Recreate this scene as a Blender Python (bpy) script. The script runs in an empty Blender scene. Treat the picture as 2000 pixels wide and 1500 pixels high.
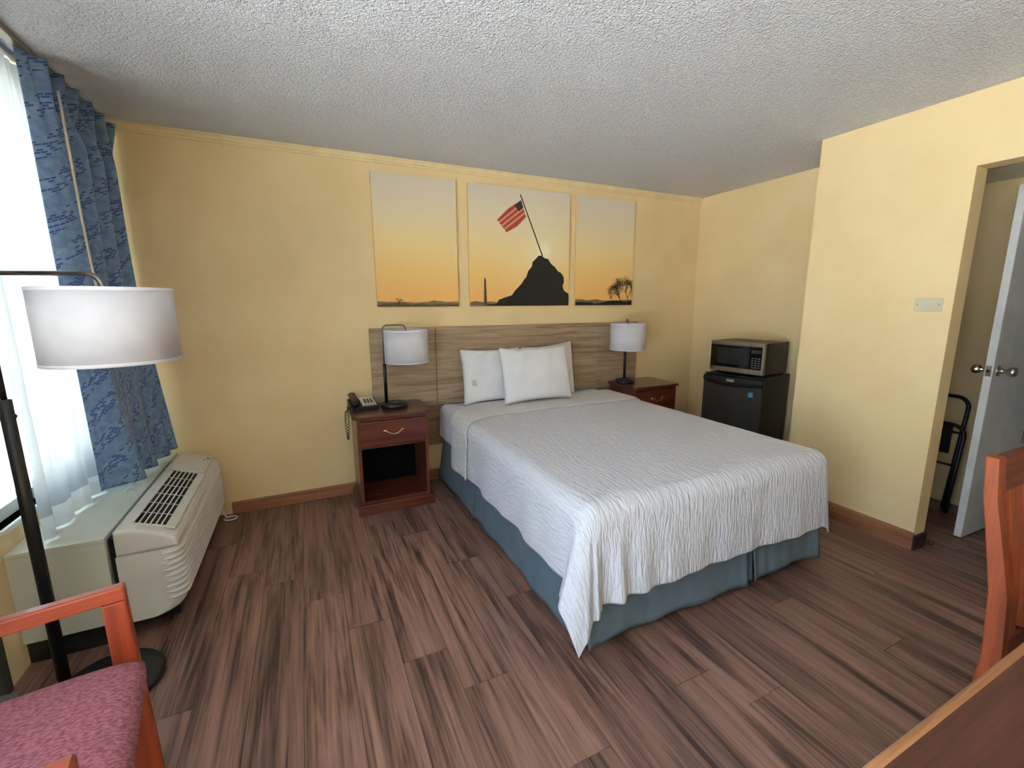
import bpy, bmesh, math, random
from mathutils import Vector, Matrix

random.seed(7)
SC = bpy.context.scene
COL = SC.collection
PI = math.pi
H = 2.44            # ceiling height
XW = 0.30           # inner face of the window wall
XP = 4.506          # room face of the partition
XR = 5.086          # alcove end wall
XB = 5.48           # far wall of the vestibule

# ------------------------------------------------------------------ camera
cam_d = bpy.data.cameras.new('camera')
cam = bpy.data.objects.new('camera', cam_d)
COL.objects.link(cam)
yaw, pitch, roll = 0.43805, 0.17991, -0.00499
fw = Vector((math.sin(yaw)*math.cos(pitch), math.cos(yaw)*math.cos(pitch), -math.sin(pitch)))
rt = Vector((math.cos(yaw), -math.sin(yaw), 0)); up = rt.cross(fw)
r2 = rt*math.cos(roll) + up*math.sin(roll); u2 = -rt*math.sin(roll) + up*math.cos(roll)
M = Matrix((r2, u2, -fw)).transposed().to_4x4()
M.translation = Vector((1.407, -3.393, 1.419))
cam.matrix_world = M
cam_d.sensor_width = 36.0
cam_d.lens = 859.7*36/2000
cam_d.clip_start = 0.02
SC.camera = cam

# ------------------------------------------------------------------ world, daylight, exposure
W = bpy.data.worlds.new('sky'); SC.world = W; W.use_nodes = True
bg = W.node_tree.nodes['Background']
bg.inputs[0].default_value = (0.64, 0.82, 1.0, 1)
bg.inputs[1].default_value = 3.4
SC.view_settings.view_transform = 'Standard'
SC.view_settings.look = 'None'
SC.view_settings.gamma = 1
SC.view_settings.use_curve_mapping = False
SC.view_settings.exposure = 1.0
SC.cycles.max_bounces = 14
SC.cycles.diffuse_bounces = 8
SC.cycles.transmission_bounces = 8
SC.cycles.transparent_max_bounces = 16
SC.cycles.sample_clamp_indirect = 8.0

def portal(name, loc, sx, sy):
    l = bpy.data.lights.new(name, 'AREA'); l.shape = 'RECTANGLE'; l.size = sx; l.size_y = sy
    l.cycles.is_portal = True
    o = bpy.data.objects.new(name, l); COL.objects.link(o)
    o.location = loc
    o.rotation_euler = (0, -PI/2, 0)     # local -z towards +x
    return o
# high sun from behind the building: it lights the patio, never the room itself
sun_d = bpy.data.lights.new('sun', 'SUN'); sun_d.energy = 78; sun_d.angle = .02; sun_d.color = (1, 1, .98)
sun = bpy.data.objects.new('sun', sun_d); COL.objects.link(sun)
sun.rotation_euler = Vector((-.22, .20, -1.0)).to_track_quat('-Z', 'Y').to_euler()
portal('window_daylight', (0.10, -0.64, 1.45), 1.75, 1.10)
portal('added_window_daylight', (0.10, -3.41, 1.26), 2.24, 2.10)  # portal for the added, unseen second window

# ------------------------------------------------------------------ helpers
def srgb(r, g, b):
    f = lambda c: (c/255/12.92) if c/255 <= .04045 else ((c/255+.055)/1.055)**2.4
    return (f(r), f(g), f(b), 1)

def N(nt, typ, **kw):
    n = nt.nodes.new(typ)
    for k, v in kw.items():
        if k.startswith('i_'):
            n.inputs[k[2:].replace('_', ' ')].default_value = v
        else:
            setattr(n, k, v)
    return n

def mat(name, c, rough=.6, metal=0, c2=None, scale=8, stretch=(1, 1, 1), detail=4, bump=0, bscale=200, bdist=.002,
        spec=.5, coords='Object', bstretch=None, wspread=(.35, .65)):
    m = bpy.data.materials.new(name); m.use_nodes = True
    nt = m.node_tree; b = nt.nodes['Principled BSDF']
    b.inputs['Base Color'].default_value = c
    b.inputs['Roughness'].default_value = rough
    b.inputs['Metallic'].default_value = metal
    b.inputs['Specular IOR Level'].default_value = spec
    m.diffuse_color = c
    tc = N(nt, 'ShaderNodeTexCoord')
    if c2 is None:
        c2 = tuple(x*.9 for x in c[:3]) + (1,)
    mp = N(nt, 'ShaderNodeMapping'); mp.inputs['Scale'].default_value = stretch
    nt.links.new(tc.outputs[coords], mp.inputs['Vector'])
    nz = N(nt, 'ShaderNodeTexNoise', i_Scale=scale, i_Detail=detail)
    nt.links.new(mp.outputs[0], nz.inputs['Vector'])
    rp = N(nt, 'ShaderNodeValToRGB')
    rp.color_ramp.elements[0].position = wspread[0]; rp.color_ramp.elements[0].color = c
    rp.color_ramp.elements[1].position = wspread[1]; rp.color_ramp.elements[1].color = c2
    nt.links.new(nz.outputs[0], rp.inputs[0]); nt.links.new(rp.outputs[0], b.inputs['Base Color'])
    if bump:
        mp2 = N(nt, 'ShaderNodeMapping'); mp2.inputs['Scale'].default_value = bstretch or (1, 1, 1)
        nt.links.new(tc.outputs[coords], mp2.inputs['Vector'])
        n2 = N(nt, 'ShaderNodeTexNoise', i_Scale=bscale, i_Detail=3)
        nt.links.new(mp2.outputs[0], n2.inputs['Vector'])
        bp = N(nt, 'ShaderNodeBump', i_Strength=bump, i_Distance=bdist)
        nt.links.new(n2.outputs[0], bp.inputs['Height']); nt.links.new(bp.outputs[0], b.inputs['Normal'])
    return m

def wood(name, c, c2, c3, axis, scale=1.0, rough=.45, rand=False, fine=1.0, spec=.5, coat=0):
    """grain streaks along one axis of object space"""
    m = bpy.data.materials.new(name); m.use_nodes = True
    nt = m.node_tree; b = nt.nodes['Principled BSDF']; b.inputs['Roughness'].default_value = rough
    b.inputs['Specular IOR Level'].default_value = spec
    b.inputs['Coat Weight'].default_value = coat
    m.diffuse_color = c
    tc = N(nt, 'ShaderNodeTexCoord')
    st = [14*scale]*3; st['xyz'.index(axis)] = 1.0*scale
    vec = tc.outputs['Object']
    if rand:
        oi = N(nt, 'ShaderNodeObjectInfo')
        mu = N(nt, 'ShaderNodeVectorMath', operation='SCALE'); mu.inputs[0].default_value = (37, 91, 53)
        nt.links.new(oi.outputs['Random'], mu.inputs['Scale'])
        ad = N(nt, 'ShaderNodeVectorMath', operation='ADD')
        nt.links.new(vec, ad.inputs[0]); nt.links.new(mu.outputs[0], ad.inputs[1]); vec = ad.outputs[0]
    mp = N(nt, 'ShaderNodeMapping'); mp.inputs['Scale'].default_value = st
    nt.links.new(vec, mp.inputs['Vector'])
    n1 = N(nt, 'ShaderNodeTexNoise', i_Scale=1.3, i_Detail=7, i_Roughness=.62, i_Distortion=.7)
    nt.links.new(mp.outputs[0], n1.inputs['Vector'])
    st2 = [110*scale*fine]*3; st2['xyz'.index(axis)] = 3.0*scale*fine
    mp2 = N(nt, 'ShaderNodeMapping'); mp2.inputs['Scale'].default_value = st2
    nt.links.new(vec, mp2.inputs['Vector'])
    n2 = N(nt, 'ShaderNodeTexNoise', i_Scale=1.0, i_Detail=3)
    nt.links.new(mp2.outputs[0], n2.inputs['Vector'])
    mx = N(nt, 'ShaderNodeMath', operation='MULTIPLY_ADD'); mx.inputs[1].default_value = .35
    nt.links.new(n2.outputs[0], mx.inputs[0])
    ml = N(nt, 'ShaderNodeMath', operation='MULTIPLY'); ml.inputs[1].default_value = .65
    nt.links.new(n1.outputs[0], ml.inputs[0]); nt.links.new(ml.outputs[0], mx.inputs[2])
    rp = N(nt, 'ShaderNodeValToRGB')
    e = rp.color_ramp.elements
    e[0].position = .38; e[0].color = c3; e[1].position = .62; e[1].color = c
    k = e.new(.50); k.color = c2
    nt.links.new(mx.outputs[0], rp.inputs[0])
    out = rp.outputs[0]
    if rand:
        hs = N(nt, 'ShaderNodeHueSaturation')
        mr = N(nt, 'ShaderNodeMapRange'); mr.inputs['To Min'].default_value = .84; mr.inputs['To Max'].default_value = 1.14
        nt.links.new(oi.outputs['Random'], mr.inputs['Value']); nt.links.new(mr.outputs[0], hs.inputs['Value'])
        nt.links.new(out, hs.inputs['Color']); out = hs.outputs[0]
    nt.links.new(out, b.inputs['Base Color'])
    bp = N(nt, 'ShaderNodeBump', i_Strength=.12, i_Distance=.002)
    nt.links.new(n2.outputs[0], bp.inputs['Height']); nt.links.new(bp.outputs[0], b.inputs['Normal'])
    return m

class MB:
    """collects shapes in a bmesh; .build links ONE mesh object"""
    def __init__(s):
        s.bm = bmesh.new(); s.uv = s.bm.loops.layers.uv.new('UVMap')
    def box(s, x0, x1, y0, y1, z0, z1, bev=0, seg=1):
        v = [s.bm.verts.new((x, y, z)) for z in (z0, z1) for (x, y) in ((x0, y0), (x1, y0), (x1, y1), (x0, y1))]
        F = [(3, 2, 1, 0), (4, 5, 6, 7), (0, 1, 5, 4), (1, 2, 6, 5), (2, 3, 7, 6), (3, 0, 4, 7)]
        fs = [s.bm.faces.new([v[i] for i in f]) for f in F]
        if bev:
            es = list({e for f in fs for e in f.edges})
            bmesh.ops.bevel(s.bm, geom=es, offset=bev, segments=seg, affect='EDGES', profile=.5)
        return s
    def prism(s, pts, a0, a1, axis='y', bev=0, seg=1, smooth=False):
        """closed outline extruded along an axis; pts are the two other coords in xyz order"""
        def P(p, a):
            return {'x': (a, p[0], p[1]), 'y': (p[0], a, p[1]), 'z': (p[0], p[1], a)}[axis]
        A = [s.bm.verts.new(P(p, a0)) for p in pts]; B = [s.bm.verts.new(P(p, a1)) for p in pts]
        n = len(pts); fs = [s.bm.faces.new(A), s.bm.faces.new(B[::-1])]
        for i in range(n):
            f = s.bm.faces.new((A[i], B[i], B[(i+1) % n], A[(i+1) % n])); f.smooth = smooth; fs.append(f)
        bmesh.ops.recalc_face_normals(s.bm, faces=fs)
        if bev:
            es = list({e for f in fs[:2] for e in f.edges})
            bmesh.ops.bevel(s.bm, geom=es, offset=bev, segments=seg, affect='EDGES', profile=.5)
        return s
    def lathe(s, prof, c=(0, 0, 0), n=32, cap=True, sx=1, sy=1, axis='z'):
        rings = []
        def P(r, z, a):
            x, y = r*math.cos(a)*sx, r*math.sin(a)*sy
            q = {'z': (x, y, z), 'y': (x, z, y), 'x': (z, x, y)}[axis]
            return (c[0]+q[0], c[1]+q[1], c[2]+q[2])
        for r, z in prof:
            rings.append([s.bm.verts.new(P(r, z, 2*PI*i/n)) for i in range(n)])
        fs = []
        for a, b in zip(rings, rings[1:]):
            for i in range(n):
                f = s.bm.faces.new((a[i], a[(i+1) % n], b[(i+1) % n], b[i])); f.smooth = True; fs.append(f)
        if cap:
            fs.append(s.bm.faces.new(rings[0][::-1])); fs.append(s.bm.faces.new(rings[-1]))
            bmesh.ops.recalc_face_normals(s.bm, faces=fs)
        return s
    def tube(s, pts, r, n=10, closed=False, flat=None):
        """round bar swept along points (r number or list)"""
        P = [Vector(p) for p in pts]; m = len(P)
        rings = []; ref = None
        for i in range(m):
            if closed:
                t = P[(i+1) % m]-P[i-1]
            else:
                t = P[min(i+1, m-1)]-P[max(i-1, 0)]
            t.normalize()
            if ref is None:
                ref = Vector((0, 0, 1)) if abs(t.z) < .9 else Vector((1, 0, 0))
            a = ref - t*ref.dot(t); a.normalize(); b = t.cross(a); ref = a
            rr = r[i] if isinstance(r, (list, tuple)) else r
            fa, fb = (flat or (1, 1))
            rings.append([s.bm.verts.new(P[i]+a*math.cos(2*PI*k/n)*rr*fa+b*math.sin(2*PI*k/n)*rr*fb) for k in range(n)])
        fs = []
        for i in range(m if closed else m-1):
            A, B = rings[i], rings[(i+1) % m]
            for k in range(n):
                f = s.bm.faces.new((A[k], A[(k+1) % n], B[(k+1) % n], B[k])); f.smooth = True; fs.append(f)
        if not closed:
            fs.append(s.bm.faces.new(rings[0][::-1])); fs.append(s.bm.faces.new(rings[-1]))
        bmesh.ops.recalc_face_normals(s.bm, faces=fs)
        return s
    def grid(s, fn, nu, nv, uvf=None, smooth=True, closed_u=False):
        """fn(u,v)->point, u,v in 0..1"""
        V = [[s.bm.verts.new(fn(i/nu, j/nv)) for j in range(nv+1)] for i in range(nu if closed_u else nu+1)]
        for i in range(nu):
            for j in range(nv):
                i2 = (i+1) % len(V)
                f = s.bm.faces.new((V[i][j], V[i2][j], V[i2][j+1], V[i][j+1])); f.smooth = smooth
                if uvf:
                    for l, (a, b) in zip(f.loops, ((i, j), (i+1, j), (i+1, j+1), (i, j+1))):
                        l[s.uv].uv = uvf(a/nu, b/nv)
        return s
    def poly(s, pts):
        f = s.bm.faces.new([s.bm.verts.new(p) for p in pts]); return s
    def rot(s, ang, axis, cent=(0, 0, 0), frm=0):
        vs = list(s.bm.verts)[frm:]
        bmesh.ops.rotate(s.bm, verts=vs, cent=cent, matrix=Matrix.Rotation(ang, 3, axis)); return s
    def build(s, name, m, parent=None, bevel=0, solid=0, subsurf=0):
        if bevel:
            bmesh.ops.bevel(s.bm, geom=list(s.bm.edges), offset=bevel, segments=2, affect='EDGES', profile=.5)
        me = bpy.data.meshes.new(name); s.bm.to_mesh(me); s.bm.free()
        o = bpy.data.objects.new(name, me); COL.objects.link(o)
        me.materials.append(m)
        if parent: o.parent = parent
        if solid:
            md = o.modifiers.new('thickness', 'SOLIDIFY'); md.thickness = solid; md.offset = 0
        if subsurf:
            md = o.modifiers.new('smooth', 'SUBSURF'); md.levels = subsurf; md.render_levels = subsurf
        return o

def tag(o, label, cat, group=None):
    o['label'] = label; o['category'] = cat
    if group: o['group'] = group
    return o
def struct(o):
    o['kind'] = 'structure'; return o
def thing(name, label, cat, loc=(0, 0, 0), rz=0, group=None):
    o = bpy.data.objects.new(name, None); COL.objects.link(o)
    o.location = loc; o.rotation_euler = (0, 0, rz); o.empty_display_size = .05
    return tag(o, label, cat, group)
def copy_tree(o, parent=None):
    c = o.copy(); COL.objects.link(c); c.parent = parent
    for ch in [k for k in SC.objects if k.parent == o]: copy_tree(ch, c)
    return c
def Box(name, m, parent, x0, x1, y0, y1, z0, z1, bev=.002, seg=2):
    return MB().box(x0, x1, y0, y1, z0, z1, bev, seg).build(name, m, parent)
def arc(c, r, a0, a1, n, plane='xz', off=0):
    out = []
    for i in range(n+1):
        a = a0+(a1-a0)*i/n
        p, q = c[0]+r*math.cos(a), c[1]+r*math.sin(a)
        out.append({'xz': (p, off, q), 'yz': (off, p, q), 'xy': (p, q, off)}[plane])
    return out

# ------------------------------------------------------------------ materials
m_wall = mat('painted_wall', srgb(232, 209, 162), .75, c2=srgb(226, 201, 152), scale=2.5, bump=.25, bscale=70, bdist=.004)
m_trimpaint = mat('painted_trim', srgb(232, 212, 166), .6)
m_white = mat('white_paint', srgb(225, 226, 222), .45)
m_ledge = mat('ledge_paint', srgb(206, 208, 196), .4, c2=srgb(196, 200, 188), scale=5)
m_base = wood('baseboard_wood', srgb(158, 108, 76), srgb(144, 94, 64), srgb(120, 76, 52), 'x', .7, .5)
m_base_y = wood('baseboard_wood_side', srgb(158, 108, 76), srgb(144, 94, 64), srgb(120, 76, 52), 'y', .7, .5)
m_plank = wood('floor_plank', srgb(148, 113, 98), srgb(122, 91, 78), srgb(62, 43, 36), 'y', .8, .42, rand=True, fine=1.2)
m_gap = mat('floor_gap', srgb(40, 30, 27), .8)
m_head = wood('headboard_laminate', srgb(178, 156, 130), srgb(160, 138, 112), srgb(128, 106, 82), 'x', 1.5, .5, fine=.8)
m_headlow = wood('headboard_lower', srgb(150, 120, 84), srgb(134, 106, 74), srgb(108, 84, 58), 'x', 1.2, .5)
m_cherry = wood('cherry_wood', srgb(108, 54, 39), srgb(95, 44, 32), srgb(72, 32, 24), 'x', .9, .32, coat=.25)
m_cherryz = wood('cherry_wood_upright', srgb(116, 62, 44), srgb(102, 51, 36), srgb(78, 37, 27), 'z', .9, .32, coat=.25)
m_cherrytop = wood('cherry_top', srgb(100, 56, 42), srgb(88, 46, 34), srgb(66, 33, 26), 'x', .9, .28, coat=.3)
m_chair = wood('chair_wood', srgb(150, 74, 36), srgb(136, 62, 30), srgb(110, 48, 24), 'z', .6, .5, spec=.3)
m_chairdark = wood('chair_dark_wood', srgb(112, 50, 34), srgb(98, 40, 28), srgb(76, 30, 22), 'x', .8, .55, spec=.25)
m_orange = wood('orange_wood', srgb(172, 78, 42), srgb(160, 68, 37), srgb(138, 55, 32), 'z', .6, .4, coat=.1)
m_orangex = wood('orange_wood_arm', srgb(172, 80, 48), srgb(160, 70, 42), srgb(138, 57, 35), 'x', .6, .36, coat=.15)
m_table = wood('table_laminate', srgb(90, 49, 34), srgb(79, 41, 28), srgb(62, 31, 22), 'x', 1.6, .5, fine=1.5)
m_tedge = wood('table_edge', srgb(190, 138, 92), srgb(174, 120, 78), srgb(148, 96, 62), 'x', 1, .4)
m_black = mat('black_plastic', srgb(22, 22, 24), .42)
m_blackgloss = mat('black_gloss', srgb(12, 12, 13), .12)
m_blackmetal = mat('black_metal', srgb(24, 26, 27), .38, spec=.6)
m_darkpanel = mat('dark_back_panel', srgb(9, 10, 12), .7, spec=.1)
m_chrome = mat('brushed_metal', srgb(196, 192, 184), .28, metal=1)
m_bronze = mat('brushed_nickel', srgb(168, 158, 142), .3, metal=1)
m_brass = mat('brass', srgb(226, 206, 150), .25, metal=1)
m_steel = mat('stainless', srgb(172, 162, 150), .34, metal=1, stretch=(1, 1, 30), scale=20)
m_shade = mat('lamp_shade', srgb(210, 208, 214), .85, bump=.1, bscale=400, bdist=.001)
m_shadein = mat('lamp_shade_trim', srgb(226, 226, 236), .85)
m_ac = mat('ac_plastic', srgb(214, 211, 204), .42)
m_acdark = mat('ac_vent_dark', srgb(18, 18, 20), .7)
m_pillow = mat('pillowcase', srgb(230, 230, 234), .9, scale=6, bump=.05, bscale=40, bdist=.004)
m_sheet = mat('sheet', srgb(218, 217, 233), .9, scale=5, bump=.2, bscale=16, bdist=.008)
m_skirt = mat('skirt_cloth', srgb(102, 120, 132), .75, c2=srgb(94, 111, 123), scale=8, bump=.3, bscale=10, bdist=.01, bstretch=(2, 2, .7))
m_mattress = mat('mattress_ticking', srgb(225, 224, 226), .9)
m_fridge = mat('fridge_side', srgb(25, 25, 24), .42, bump=.15, bscale=300, bdist=.001)
m_fridgedoor = mat('fridge_door', srgb(52, 50, 47), .36, bump=.1, bscale=300, bdist=.001)
m_seat = mat('mauve_fabric', srgb(170, 106, 116), .95, c2=srgb(126, 68, 80), scale=90, stretch=(1, 3, 1), detail=3, bump=.5, bscale=160, bdist=.003, wspread=(.42, .6))
m_doorpaint = mat('door_paint', srgb(214, 216, 217), .38)
m_tile = mat('bath_wall', srgb(196, 198, 198), .3, c2=srgb(186, 189, 190))
m_bathfloor = mat('bath_floor', srgb(120, 126, 128), .4, c2=srgb(90, 96, 98), scale=30)
m_alu = mat('dark_metal_frame', srgb(84, 82, 78), .45, metal=.3)
m_rod = mat('dark_nickel', srgb(132, 128, 124), .32, metal=1)
m_greydoor = mat('grey_door_paint', srgb(150, 154, 158), .4)
m_thresh = mat('threshold_metal', srgb(150, 150, 146), .4, metal=.6)
m_concrete = mat('concrete', srgb(192, 191, 187), .9, c2=srgb(178, 177, 174), scale=4)
m_plate = mat('ivory_plate', srgb(206, 200, 172), .4)
m_beige = mat('phone_plate', srgb(206, 204, 190), .5)
m_rubber = mat('rubber', srgb(16, 16, 17), .6)
m_plasticwrap = mat('clear_wrap', srgb(226, 230, 228), .15)
m_canvasside = mat('canvas_side', srgb(228, 196, 136), .8)

def math2(nt, op, a, b=None, c=None):
    n = N(nt, 'ShaderNodeMath', operation=op)
    for i, x in enumerate((a, b, c)):
        if x is None: continue
        if isinstance(x, (int, float)): n.inputs[i].default_value = x
        else: nt.links.new(x, n.inputs[i])
    return n.outputs[0]

# popcorn ceiling
def make_ceiling_mat():
    m = bpy.data.materials.new('popcorn_ceiling'); m.use_nodes = True
    nt = m.node_tree; b = nt.nodes['Principled BSDF']
    b.inputs['Base Color'].default_value = srgb(222, 225, 234); b.inputs['Roughness'].default_value = .95
    b.inputs['Specular IOR Level'].default_value = .1
    tc = N(nt, 'ShaderNodeTexCoord')
    n1 = N(nt, 'ShaderNodeTexNoise', i_Scale=88, i_Detail=2, i_Roughness=.55, i_Distortion=.6)
    vo = N(nt, 'ShaderNodeTexVoronoi', i_Scale=120)
    nt.links.new(tc.outputs['Object'], n1.inputs['Vector']); nt.links.new(tc.outputs['Object'], vo.inputs['Vector'])
    rp = N(nt, 'ShaderNodeValToRGB'); rp.color_ramp.elements[0].position = .42; rp.color_ramp.elements[1].position = .66
    nt.links.new(n1.outputs[0], rp.inputs[0])
    sb = N(nt, 'ShaderNodeMath', operation='MULTIPLY_ADD'); sb.inputs[1].default_value = -.4
    nt.links.new(vo.outputs['Distance'], sb.inputs[0]); nt.links.new(rp.outputs[0], sb.inputs[2])
    bp = N(nt, 'ShaderNodeBump', i_Strength=.75, i_Distance=.009)
    nt.links.new(sb.outputs[0], bp.inputs['Height']); nt.links.new(bp.outputs[0], b.inputs['Normal'])
    return m
m_ceil = make_ceiling_mat()

def make_glass():
    m = bpy.data.materials.new('window_glass'); m.use_nodes = True
    nt = m.node_tree; nt.nodes.remove(nt.nodes['Principled BSDF'])
    tr = N(nt, 'ShaderNodeBsdfTransparent'); tr.inputs[0].default_value = (.95, .97, .97, 1)
    gl = N(nt, 'ShaderNodeBsdfGlossy'); gl.inputs['Roughness'].default_value = .02
    lw = N(nt, 'ShaderNodeLayerWeight', i_Blend=.5)
    pw = math2(nt, 'MULTIPLY_ADD', math2(nt, 'POWER', lw.outputs['Facing'], 5.0), .8, .03)
    mx = N(nt, 'ShaderNodeMixShader')
    nt.links.new(pw, mx.inputs[0]); nt.links.new(tr.outputs[0], mx.inputs[1]); nt.links.new(gl.outputs[0], mx.inputs[2])
    nt.links.new(mx.outputs[0], nt.nodes['Material Output'].inputs[0])
    return m
m_glass = make_glass()

def make_sheer(name, opac, col):
    m = bpy.data.materials.new(name); m.use_nodes = True
    nt = m.node_tree; nt.nodes.remove(nt.nodes['Principled BSDF'])
    df = N(nt, 'ShaderNodeBsdfDiffuse'); df.inputs[0].default_value = col
    tl = N(nt, 'ShaderNodeBsdfTranslucent'); tl.inputs[0].default_value = col
    tp = N(nt, 'ShaderNodeBsdfTransparent')
    a = N(nt, 'ShaderNodeMixShader', i_Fac=.5); nt.links.new(df.outputs[0], a.inputs[1]); nt.links.new(tl.outputs[0], a.inputs[2])
    tc = N(nt, 'ShaderNodeTexCoord'); wv = N(nt, 'ShaderNodeTexNoise', i_Scale=300)
    nt.links.new(tc.outputs['UV'], wv.inputs['Vector'])
    mr = N(nt, 'ShaderNodeMapRange'); mr.inputs['To Min'].default_value = opac-.06; mr.inputs['To Max'].default_value = min(1, opac+.06)
    nt.links.new(wv.outputs[0], mr.inputs['Value'])
    b = N(nt, 'ShaderNodeMixShader'); nt.links.new(mr.outputs[0], b.inputs[0])
    nt.links.new(tp.outputs[0], b.inputs[1]); nt.links.new(a.outputs[0], b.inputs[2])
    nt.links.new(b.outputs[0], nt.nodes['Material Output'].inputs[0])
    return m
m_sheer = make_sheer('sheer_voile', .955, (.29, .31, .31, 1))
m_sheerhem = make_sheer('sheer_hem', .95, (.52, .54, .52, 1))

def make_drape():
    m = bpy.data.materials.new('blue_drape'); m.use_nodes = True
    nt = m.node_tree; b = nt.nodes['Principled BSDF']; b.inputs['Roughness'].default_value = .7
    b.inputs['Sheen Weight'].default_value = .15
    tc = N(nt, 'ShaderNodeTexCoord'); sp = N(nt, 'ShaderNodeSeparateXYZ')
    nt.links.new(tc.outputs['UV'], sp.inputs[0])
    U, V = sp.outputs[0], sp.outputs[1]                 # metres along the cloth and down it
    diag = math2(nt, 'ADD', V, math2(nt, 'MULTIPLY', U, .75))
    band = math2(nt, 'FRACT', math2(nt, 'MULTIPLY', diag, 1/.15))
    tri = math2(nt, 'ABSOLUTE', math2(nt, 'SUBTRACT', band, .5))       # 0 at band centre
    bandm = math2(nt, 'LESS_THAN', tri, .27)
    cmb = N(nt, 'ShaderNodeCombineXYZ')
    nt.links.new(math2(nt, 'SUBTRACT', U, math2(nt, 'MULTIPLY', V, .15)), cmb.inputs[0]); nt.links.new(math2(nt, 'ADD', V, math2(nt, 'MULTIPLY', U, .45)), cmb.inputs[1])
    br = N(nt, 'ShaderNodeTexBrick', offset=.5)
    br.inputs['Scale'].default_value = 1; br.inputs['Brick Width'].default_value = .024; br.inputs['Row Height'].default_value = .0105
    br.inputs['Mortar Size'].default_value = .0018; br.inputs['Mortar Smooth'].default_value = .1
    br.inputs['Color1'].default_value = (0, 0, 0, 1); br.inputs['Color2'].default_value = (1, 1, 1, 1); br.inputs['Mortar'].default_value = (.5, .5, .5, 1)
    nt.links.new(cmb.outputs[0], br.inputs['Vector'])
    dash = math2(nt, 'MULTIPLY', math2(nt, 'GREATER_THAN', br.outputs['Color'], .55), math2(nt, 'SUBTRACT', 1.0, br.outputs['Fac']))
    nz = N(nt, 'ShaderNodeTexNoise', i_Scale=28, i_Detail=2); nt.links.new(tc.outputs['UV'], nz.inputs['Vector'])
    fac = math2(nt, 'MULTIPLY', dash, bandm)
    fine = math2(nt, 'MULTIPLY', math2(nt, 'GREATER_THAN', math2(nt, 'FRACT', math2(nt, 'MULTIPLY', math2(nt, 'ADD', V, math2(nt, 'MULTIPLY', U, .45)), 1/.0075)), .6), .35)
    rp = N(nt, 'ShaderNodeValToRGB')
    rp.color_ramp.elements[0].position = .35; rp.color_ramp.elements[0].color = srgb(98, 128, 166)
    rp.color_ramp.elements[1].position = .65; rp.color_ramp.elements[1].color = srgb(124, 152, 184)
    nt.links.new(nz.outputs[0], rp.inputs[0])
    mx = N(nt, 'ShaderNodeMix', data_type='RGBA')
    nt.links.new(math2(nt, 'MAXIMUM', fac, math2(nt, 'MULTIPLY', fine, math2(nt, 'SUBTRACT', 1.0, bandm))), mx.inputs[0])
    nt.links.new(rp.outputs[0], mx.inputs[6]); mx.inputs[7].default_value = srgb(50, 70, 136)
    nt.links.new(mx.outputs[2], b.inputs['Base Color'])
    return m
m_drape = make_drape()

def make_spread(name, col):
    """white seersucker: fine lengthwise ripples in cloth coordinates (UV in metres)"""
    m = bpy.data.materials.new(name); m.use_nodes = True
    nt = m.node_tree; b = nt.nodes['Principled BSDF']; b.inputs['Roughness'].default_value = .9
    b.inputs['Base Color'].default_value = col; b.inputs['Specular IOR Level'].default_value = .2
    tc = N(nt, 'ShaderNodeTexCoord')
    mp = N(nt, 'ShaderNodeMapping'); mp.inputs['Scale'].default_value = (85, 16, 1)
    nt.links.new(tc.outputs['UV'], mp.inputs['Vector'])
    n1 = N(nt, 'ShaderNodeTexNoise', i_Scale=1.0, i_Detail=2, i_Distortion=.6, i_Roughness=.45)
    nt.links.new(mp.outputs[0], n1.inputs['Vector'])
    bp = N(nt, 'ShaderNodeBump', i_Strength=.9, i_Distance=.013)
    nt.links.new(n1.outputs[0], bp.inputs['Height']); nt.links.new(bp.outputs[0], b.inputs['Normal'])
    return m
m_spread = make_spread('seersucker_white', srgb(208, 210, 221))
m_fold = make_spread('seersucker_reverse', srgb(216, 215, 216))

# ================================================================== STRUCTURE
floor = struct(MB().box(-.0, 6.9, -4.9, .15, -.12, -.012).build('floor', m_gap))
PW, PL, GAP = .181, 1.22, .0012
plank_mesh = {}
def plank(x0, y0, y1):
    L = round(y1-y0, 3); w = PW
    key = L
    if key not in plank_mesh:
        o = MB().box(-w/2+GAP/2, w/2-GAP/2, -L/2+GAP/2, L/2-GAP/2, -.011, 0, .0008, 1).build('plank', m_plank, floor)
        plank_mesh[key] = o.data
    else:
        o = bpy.data.objects.new('plank', plank_mesh[key]); COL.objects.link(o); o.parent = floor
    o.location = (x0+w/2, (y0+y1)/2, 0)
phase = {0: -1.01, 1: -1.24, 2: -1.52, 3: -1.81, 4: -2.03, 5: -1.22}
r = -5
x = 1.117-5*PW
while x < XB:
    ph = phase.get(r, -1.0-.31*((r*5) % 4)-.07*(r % 3))
    ymax = 0.0 if x < XR else -1.55
    y = ph
    while y < ymax: y += PL
    while y > -4.6:
        a, b = max(y-PL, -4.6), min(y, ymax)
        if b-a > .05: plank(x, a, b)
        y -= PL
    x += PW; r += 1

struct(MB().box(XW-.15, 6.9, -4.75, .15, H, H+.12).build('ceiling', m_ceil))
struct(MB().box(XW-.15, 6.9, 0, .15, 0, H).build('wall_far', m_wall))
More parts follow.
